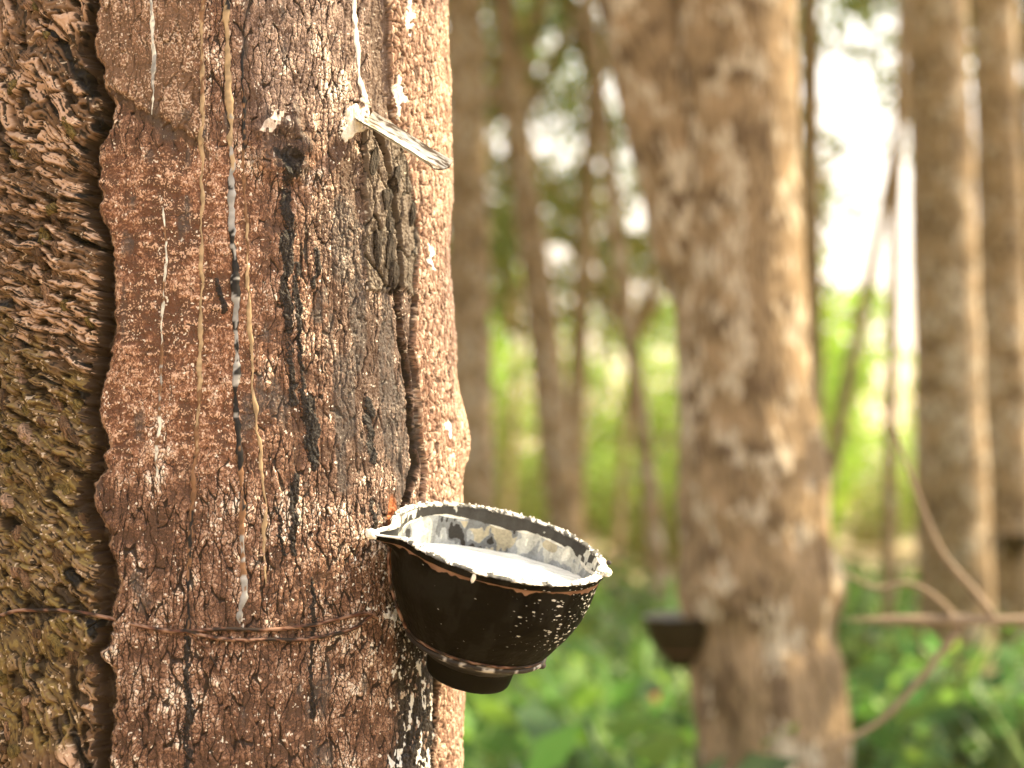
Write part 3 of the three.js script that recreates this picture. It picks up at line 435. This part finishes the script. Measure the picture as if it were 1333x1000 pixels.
function limbsGeometry(seed) {
  const r = rng(seed), parts = []; for (let k = 0; k < 7; k++) { const a = k / 7 * 6.283 + r(), q = 1.0 + 1.1 * r(), h = 0.2 + 1.5 * r(); parts.push(tube([V(0, -2.1, 0), V(Math.cos(a) * q * 0.3, -1.5 + 0.3 * h, Math.sin(a) * q * 0.3), V(Math.cos(a) * q, h - 0.8, Math.sin(a) * q)], (f) => lerp(0.06, 0.012, f), { seg: 10, ring: 6 })); } return mergeGeometries(parts);
}
const limbs = [limbsGeometry(401), limbsGeometry(402)];
// trunk through points (world), crown on top
function plantTree(name, label, points, radius, { crown = 0, size = 1, rough = 0.16, seg = 60, ring = 18, turn = 0, group = 'rubber trees of the plantation', bare = false, category = 'tree' } = {}) {
  const base = points[0].clone(), o = thing(name, label, category, base, group), top = points[points.length - 1].clone().sub(base);
  mesh('trunk', tube(points.map((p) => p.clone().sub(base)), radius, { seg, ring, rough, seed: 3 + (crown * 7 + base.x * 13) % 29 }), farBark, o);
  if (!bare) {
    const l = mesh('limbs', limbs[crown % 2], farBark, o); l.position.copy(top).add(V(0, 1.9 * size, 0)); l.scale.setScalar(size); l.rotation.y = turn;
    const c = mesh('crown', crowns[crown === 9 ? 3 : crown % 3], crown === 9 ? leafMats.canopy : leafMats.shade, o); c.position.copy(top).add(V(0, 2.0 * size, 0)); c.scale.setScalar(size); c.rotation.y = turn;
  }
  return o;
}
const onGround = (p) => V(p.x, 0, p.z);
const straight = (px, depth, h, r, lean = 0) => { const b = onGround(at(px, 640, depth)); b.y = -0.1; return [[b, b.clone().add(V(lean * 0.3, h * 0.4, 0)), b.clone().add(V(lean, h, 0.1))], (f) => r * lerp(1.15, 0.7, f)]; };
// two spots of the picture at one depth fix a leaning trunk
const leaning = (x1, y1, x2, y2, depth, h, r) => { const a = at(x1, y1, depth), b = at(x2, y2, depth), k = (b.x - a.x) / (b.y - a.y), p = (y) => V(a.x + (y - a.y) * k, y, a.z); return [[p(-0.1), p(1.2), p(2.4), p(h)], (f) => r * lerp(1.12, 0.72, f)]; };

// the tapped tree goes on above the frame
{ const l = mesh('limbs', limbs[0], farBark, tree0); l.position.set(0, 5.4, 0); l.scale.setScalar(1.4); const c = mesh('crown', crowns[1], leafMats.canopy, tree0); c.position.set(0, 6.6, 0); c.scale.setScalar(1.3); }

// second tree, with swollen bark, forking up to the left
{
  const D = 3.5, e = (px, py) => at(px, py, D), base = onGround(e(1003, 800)); base.y = -0.1;
  const o = thing('rubber_tree', 'knobbly rubber tree with pale blotched bark and a small black cup on its side', 'tree', base, 'rubber trees of the plantation');
  const pts = [base, e(1003, 1000), e(994, 800), e(985, 650), e(972, 480), e(966, 300), e(962, 100), e(958, -100), e(955, -700)].map((p) => p.clone().sub(base)); pts.forEach((p) => { p.z = 0.02 * Math.sin(p.y * 3); });
  const R = [0.21, 0.146, 0.138, 0.138, 0.128, 0.122, 0.12, 0.117, 0.1], rad = (f) => { const x = f * (R.length - 1), i = Math.min(R.length - 2, Math.floor(x)); return lerp(R[i], R[i + 1], x - i); };
  const c = new THREE.CatmullRomCurve3(pts), H = c.getPoints(200), top = pts[pts.length - 1];
  const trunk = gridGeometry(110, 330, (u, v, q) => {
    const y = lerp(0, top.y, v); let i = 0; while (i < 199 && H[i + 1].y < y) i++; const f = clamp((y - H[i].y) / Math.max(1e-6, H[i + 1].y - H[i].y), 0, 1), cx = lerp(H[i].x, H[i + 1].x, f), cz = lerp(H[i].z, H[i + 1].z, f), a = u * Math.PI * 2, k = (i + f) / 200;
    const knob = sstep(1.45, 1.15, y) * 1 + 0.25, ca = Math.cos(a), sa = Math.sin(a);
    const r = rad(k) + knob * (0.020 * fbm(ca * 1.6 + 4, sa * 1.6 + y * 4.2, 220, 3) + 0.016 * fbm(ca * 3.4 + y * 2, sa * 3.4 + y * 9, 223, 3)) + 0.016 * Math.exp(-(((y - 0.99) / 0.06) ** 2)) * (0.6 + 0.6 * noise(a * 1.3, 3, 226)) - 0.012 * Math.exp(-(((y - 0.90) / 0.05) ** 2));
    q.set(cx + ca * r, y, cz + sa * r);
  }, (u, v) => [u * 0.9, v * top.y], true);
  mesh('trunk', trunk, farBark, o);
  const fp = [e(955, 420), e(915, 300), e(872, 150), e(838, 0), e(800, -200), e(740, -600)].map((p) => p.sub(base)); fp.forEach((p) => { p.z = -0.03; });
  mesh('limb', tube(fp, (f) => lerp(0.095, 0.062, f), { seg: 60, ring: 18, rough: 0.14, seed: 9 }), farBark, o);
  const l = mesh('limbs', limbs[1], farBark, o); l.position.copy(top).add(V(-0.1, 2.2, 0)); const cr = mesh('crown', crowns[2], leafMats.canopy, o); cr.position.copy(top).add(V(-0.3, 2.5, 0)); cr.scale.setScalar(1.15);
}
// simple cups for the trees behind
const cupOut = [[0, 71], [3, 71], [5, 69], [25, 66], [45, 60], [62, 50], [68, 46], [80, 32], [95, 28], [95, 0]], blackMat = std({ color: rgb(0.006, 0.006, 0.007), specularIntensity: 0.2, roughness: 0.45 }), filmMat = std({ color: rgb(0.30, 0.31, 0.31), roughness: 0.5 });
const lathe = (P, n = 40) => new THREE.LatheGeometry(P.map(([d, r]) => new THREE.Vector2(r / 1000, -d / 1000)).reverse(), n), bowlG = lathe(cupOut), filmG = lathe([[0, 71], [0.5, 67], [10, 65], [30, 62], [45, 55], [60, 40], [66, 0]]);
const wireMat = std({ color: rgb(0.10, 0.05, 0.035), roughness: 0.6 });
function farCup(label, p, tiltX, tiltZ, k = 1, toTree = 1) { const o = thing('latex_cup', label, 'cup', p, 'latex cups on the trees'); o.rotation.set(tiltX, 0, tiltZ); o.scale.setScalar(k); mesh('bowl', bowlG, blackMat, o); mesh('inner_wall', filmG, filmMat, o); const ring = new THREE.TorusGeometry(0.0495, 0.0018, 6, 40); ring.rotateX(Math.PI / 2); ring.translate(0, -0.066, 0); mesh('wire_holder', mergeGeometries([ring.toNonIndexed(), tube([V(toTree * 0.048, -0.066, 0), V(toTree * 0.062, -0.03, 0.01), V(toTree * 0.085, 0.01, 0)], () => 0.0018, { seg: 12, ring: 6 }).toNonIndexed()]), wireMat, o); return o; }
farCup('small black latex cup on the side of the knobbly blotched rubber tree', at(886, 801, 3.47), 0.05, 0.04);

// trees behind, each by its place
const near = (px, depth, h, r, o, label, lean) => { const [p, f] = straight(px, depth, h, r, lean); return plantTree('rubber_tree', label, p, f, o); };
near(1247, 6.7, 4.6, 0.125, { crown: 0, rough: 0.1, size: 1.1 }, 'straight smooth rubber tree beside a closely set slimmer one', -0.12);
near(1318, 7.4, 4.9, 0.10, { crown: 1, turn: 1, size: 1.1 }, 'slimmer rubber tree close beside a straight smooth one', -0.1);
near(614, 9.5, 4.5, 0.125, { crown: 2, turn: 2 }, 'dark straight rubber tree seen past the edge of the thick tapped trunk', -0.05);
{ const [p, f] = leaning(733, 680, 662, 60, 10.5, 4.6, 0.085); plantTree('rubber_tree', 'dark rubber tree leaning across the light behind the latex cup', p, f, { crown: 0, turn: 3 }); }
{ const [p, f] = leaning(856, 725, 786, 150, 9.0, 4.4, 0.042); plantTree('young_tree', 'thin dark sapling trunk leaning beside the knobbly rubber tree', p, f, { crown: 1, turn: 4, size: 0.8, group: 'thin young trees' }); }
{ const [p, f] = leaning(1076, 640, 1120, 430, 11, 4.6, 0.04); plantTree('young_tree', 'thin young tree leaning away behind the knobbly rubber tree', p, f, { crown: 2, turn: 5, size: 0.8, group: 'thin young trees' }); }
near(1058, 13, 7.2, 0.08, { crown: 0, turn: 5 }, 'slender rubber tree half hidden by the knobbly trunk', 0);
near(1152, 8.2, 3.8, 0.028, { crown: 2, turn: 1, size: 0.6, group: 'thin young trees' }, 'very thin upright sapling with a black cup low on it', 0.1);
farCup('black latex cup hung on the very thin upright sapling', at(1150, 826, 8.15), 0.05, -0.05, 1.9);
near(742, 15, 4.6, 0.08, { crown: 1, turn: 2 }, 'slim rubber tree in the bright gap behind the leaning one', 0.2);
farCup('grey black latex cup on the slimmer of two close rubber trees', at(1322, 694, 7.26), 0.05, 0.05);

// dead branch lying across at the right
{
  const D = 2.45, e = (px, py, d = D) => at(px, py, d), o = thing('dead_branch', 'bare dead branch with broken end and forking twigs, lying level beside the knobbly tree', 'branch', V(0, 0, 0));
  const wood = std({ color: rgb(0.19, 0.145, 0.11), roughness: 0.85, bumpMap: farBark.bumpMap, bumpScale: 0.002 }), t = (name, P, r0, r1) => mesh(name, tube(P, (f) => lerp(r0, r1, f), { seg: 36, ring: 10, rough: 0.12, seed: r0 * 1000 }), wood, o);
  t('stem', [V(2.6, -0.02, -1.9), V(1.9, 0.42, -1.5), e(1560, 822, 2.6), e(1420, 806), e(1333, 808), e(1250, 808), e(1180, 807), e(1096, 807)], 0.011, 0.0062);
  t('twig', [e(1296, 806), e(1268, 770), e(1228, 722), e(1200, 660), e(1175, 590), e(1150, 520)], 0.0055, 0.0018);
  t('twig', [e(1246, 808), e(1220, 780), e(1185, 760), e(1140, 765), e(1095, 745)], 0.0048, 0.0018);
  t('twig', [e(1252, 815), e(1225, 850), e(1185, 900), e(1140, 943), e(1075, 976)], 0.0058, 0.003);
  t('knot', [e(1232, 806), e(1246, 809), e(1262, 808)], 0.010, 0.009);
}

// unseen tree added on the sunny side to shade the air before the viewer
near(2350, 6.2, 5.76, 0.10, { crown: 1, size: 0.62 }, 'unseen rubber tree added to shade the air by the thick tapped trunk', 0);
{ const o = scene.children[scene.children.length - 1], b = V(6.02, -0.1, -1.20); o.position.copy(b); }
// unseen leafy shrub added to keep sun off the foot of the knobbly tree
function addedShadeShrub() { const o = thing('shrub', 'unseen dense green shrub added to shade the foot of the knobbly rubber tree', 'shrub', V(2.1, 0, -2.9)); const g = leaves(2600, 777, 0.16, GREEN, (r, c, d) => { const a = r() * 6.283, q = Math.sqrt(r()), h = r(); c.set(Math.cos(a) * q * 0.72, 0.1 + h * 2.25, Math.sin(a) * q * 0.72); d.set(Math.cos(a) * q, 0.4, Math.sin(a) * q); }); mesh('foliage', g, leafMats.shade, o); mesh('stem', tube([V(0, -0.05, 0), V(0.05, 1, 0), V(0, 2.1, 0.03)], (f) => lerp(0.03, 0.01, f), { seg: 10, ring: 7 }), farBark, o); }
addedShadeShrub();
// rows of the plantation farther off, and unseen trees added for shade
{
  const r = rng(900), spots = [[-2.3, -9.5], [0.4, -13.2], [-3.2, -13.5], [3.9, -11.8], [5.2, -16.5], [-5.8, -17], [7.8, -13.5], [-5.5, -11], [4.7, -10.4], [-3.9, -21]];  // one spot off to the right is an unseen tree added for shade
  for (const [x, z, h, n] of [[3.9, -10.0, 4.4, 0], [5.6, -9.3, 4.3, 1], [4.4, -9.0, 4.9, 2], [4.8, -13, 5.0, 1], [5.3, -16, 5.4, 0], [6.4, -12, 4.6, 2]]) { const b = V(x, -0.1, z); plantTree('rubber_tree', 'unseen tall rubber tree added to shade the dark leaning trunks', [b, b.clone().add(V(0.1, h * 0.5, 0)), b.clone().add(V(0.1, h, 0))], (f) => lerp(0.1, 0.07, f), { crown: n, turn: z, size: 0.95, seg: 16, ring: 8, group: 'added shade trees on the sunny side' }); }  // unseen trees, added so their crowns keep sun off the leaning trunks
  for (const [x, z, h, n] of [[-2.6, -7.2, 5.6, 0], [-0.6, -9.0, 6.0, 1], [1.2, -11.2, 6.4, 2], [-3.4, -11.5, 6.2, 1], [-1.2, -13.6, 6.8, 0], [1.6, -14.6, 7.2, 1], [-4.2, -15.5, 7.0, 2]]) { const b = V(x, -0.1, z); plantTree('rubber_tree', 'slender rubber tree added to shade the dark leaning trunks from above', [b, b.clone().add(V(0.1, h * 0.5, 0)), b.clone().add(V(0.1, h, 0))], (f) => lerp(0.055, 0.05, f), { crown: n, turn: z, size: 1.25, seg: 16, ring: 8, group: 'added high crowned shade trees' }); }  // crowns added above the view to block sky light from the trunks
  for (const [x, z, h, n] of [[-1.3, -15.5, 2.5, 1], [1.0, -16.8, 2.7, 2], [-0.1, -19.5, 2.9, 0], [2.3, -18.5, 3.6, 2]]) { const b = V(x, -0.1, z); plantTree('rubber_tree', 'rubber tree with a low leafy crown in the far rows', [b, b.clone().add(V(0.1, h * 0.5, 0)), b.clone().add(V(0.2, h, 0))], (f) => lerp(0.045, 0.035, f), { crown: n, turn: x, size: 0.95, seg: 16, ring: 8, group: 'low crowned trees in the far rows' }); }
  spots.forEach(([x, z], k) => { const b = V(x, -0.1, z), h = 3.9 + 1.2 * r(); plantTree('rubber_tree', 'slender rubber tree in the far rows of the plantation', [b, b.clone().add(V((r() - 0.5) * 0.3, h * 0.5, 0)), b.clone().add(V((r() - 0.5) * 0.8, h, 0))], (f) => lerp(0.11, 0.07, f), { mat: 1 + (k % 2), crown: k, turn: r() * 6, size: 0.9 + 0.25 * r(), seg: 16, ring: 8, group: 'rubber trees in the far rows' }); });
}
// young trees in full sun at the edge of the plantation
{
  const r = rng(930); for (let k = 0; k < 16; k++) { const z = -23 - r() * 12, x = -9 + k * 1.55 + (r() - 0.5), b = V(x, -0.1, z), h = 0.6 + 0.6 * r(); if (x > 4 && x < 8.4) continue; plantTree('young_tree', 'young light green tree in full sun at the edge of the plantation', [b, b.clone().add(V(0.05, h * 0.5, 0)), b.clone().add(V(0.1, h, 0))], (f) => lerp(0.06, 0.04, f), { crown: 9, turn: r() * 6, size: 0.7 + 0.3 * r(), seg: 10, ring: 7, group: 'light green trees at the edge' }); }
}
// leafy young shrubs in the sun between the rows
{
  const shrubG = [[501, LIME], [502, LIME], [503, [...GREEN, ...LIME]]].map(([s, tones]) => leaves(1300, s, 0.16, tones, (r, c, d) => { const a = r() * 6.283, q = Math.sqrt(r()), h = r(); c.set(Math.cos(a) * q * 0.9 * (0.4 + h), 0.15 + h * 2.1, Math.sin(a) * q * 0.9 * (0.4 + h)); d.set(Math.cos(a) * q, 0.5, Math.sin(a) * q); }));
  const stems = mergeGeometries(Array.from({ length: 6 }, (_, k) => tube([V(0, -0.05, 0), V(Math.cos(k) * 0.2, 0.8, Math.sin(k) * 0.2), V(Math.cos(k) * 0.6, 1.9, Math.sin(k) * 0.6)], (f) => lerp(0.015, 0.005, f), { seg: 8, ring: 5 })));
  const r = rng(950); for (let k = 0; k < 46; k++) {
    const z = -21 - r() * 18, px = 480 + r() * 950, x = (px - 666) / 500 * TANF * (1.33 - z), o = thing('shrub', 'leafy lime green shrub between the rows of rubber trees', 'shrub', V(x, 0, z), 'lime green shrubs');
    o.rotation.y = r() * 6; { const q = r(); o.scale.set(0.7 + 0.6 * r(), 0.55 + 1.6 * q * q, 0.7 + 0.6 * r()); } mesh('stems', stems, farBark, o); mesh('foliage', shrubG[k % 3], leafMats.canopy, o);
  }
}
// ground cover: broad-leaved weeds
{
  const blade = (n, seed, hgt, w, tones) => { const r = rng(seed), P = [], C = [], I = []; for (let k = 0; k < n; k++) { const a = r() * 6.283, lean = 0.25 + 0.75 * r(), L = hgt * (0.5 + 0.6 * r()), W = w * (0.6 + 0.7 * r()), t = tones[Math.floor(r() * tones.length)], o = P.length / 3, ca = Math.cos(a), sa = Math.sin(a); for (let i = 0; i <= 4; i++) { const f = i / 4, x = L * lean * f * f, y = L * f * (1 - 0.35 * lean * f * f), ww = W * [0.25, 0.8, 1, 0.65, 0.02][i]; P.push(ca * x - sa * ww, y, sa * x + ca * ww, ca * x + sa * ww, y, sa * x - ca * ww); C.push(...t, ...t); } for (let i = 0; i < 4; i++) { const q = o + i * 2; I.push(q, q + 1, q + 3, q, q + 3, q + 2); } } const g = new THREE.BufferGeometry(); g.setAttribute('position', new THREE.Float32BufferAttribute(P, 3)); g.setAttribute('color', new THREE.Float32BufferAttribute(C, 3)); g.setIndex(I); g.computeVertexNormals(); return g; };
  const G2 = [[0.045, 0.125, 0.028], [0.065, 0.165, 0.03], [0.028, 0.085, 0.026], [0.12, 0.23, 0.035]];
  const kinds = [leaves(80, 601, 0.085, G2, (r, c, d) => { const a = r() * 6.283, q = Math.sqrt(r()), h = r(); c.set(Math.cos(a) * q * 0.24, 0.02 + h * 0.42, Math.sin(a) * q * 0.24); d.set(Math.cos(a) * q, 0.6, Math.sin(a) * q); }), leaves(46, 602, 0.13, G2, (r, c, d) => { const a = r() * 6.283, q = Math.sqrt(r()), h = r(); c.set(Math.cos(a) * q * 0.26, 0.02 + h * 0.34, Math.sin(a) * q * 0.26); d.set(Math.cos(a) * q, 0.7, Math.sin(a) * q); }), blade(22, 603, 0.5, 0.012, [...G2, [0.17, 0.26, 0.07]])], r = rng(610), m = new THREE.Matrix4(), q = new THREE.Quaternion(), e = new THREE.Euler(), col = new THREE.Color();
  kinds.forEach((g, kk) => {
    const N = 1900, o = new THREE.InstancedMesh(g, leafMats.canopy, N); o.name = numbered('ground_cover'); o.castShadow = o.receiveShadow = true; o.userData = { kind: 'stuff', label: ['low bushy weeds with small green leaves on the plantation floor', 'low weeds with broad green leaves on the plantation floor', 'tufts of thin grass on the plantation floor'][kk], category: 'plants' };
    for (let i = 0; i < N; i++) { const z = -1.2 - Math.pow(r(), 1.25) * 12, x = (r() - 0.42) * (3 + -z * 0.95); e.set((r() - 0.5) * 0.3, r() * 6.283, (r() - 0.5) * 0.3); q.setFromEuler(e); const s = (0.45 + 1.0 * r() * r() + 0.2 * r()) * (z < -11 ? 0.7 : 1); m.compose(V(x, 0.02, z), q, V(s, s, s)); o.setMatrixAt(i, m); { const b = 0.75 + 0.9 * r(); col.setRGB(b * (0.8 + 0.4 * r()), b, b * (0.8 + 0.5 * r())); }; o.setColorAt(i, col); }
    scene.add(o);
  });
}
// a dry orange leaf caught on the weeds
{ const g = leaves(1, 7, 0.10, [[0.24, 0.075, 0.03]], (r, c, d) => { c.set(0, 0, 0); d.set(1, 0.8, 0); }); const o = mesh('dry_leaf', g, leafMats.canopy); o.position.copy(at(845, 905, 5.2)); tag(o, 'orange red dry leaf caught on the green weeds', 'leaf'); }

renderer.render(scene, camera);
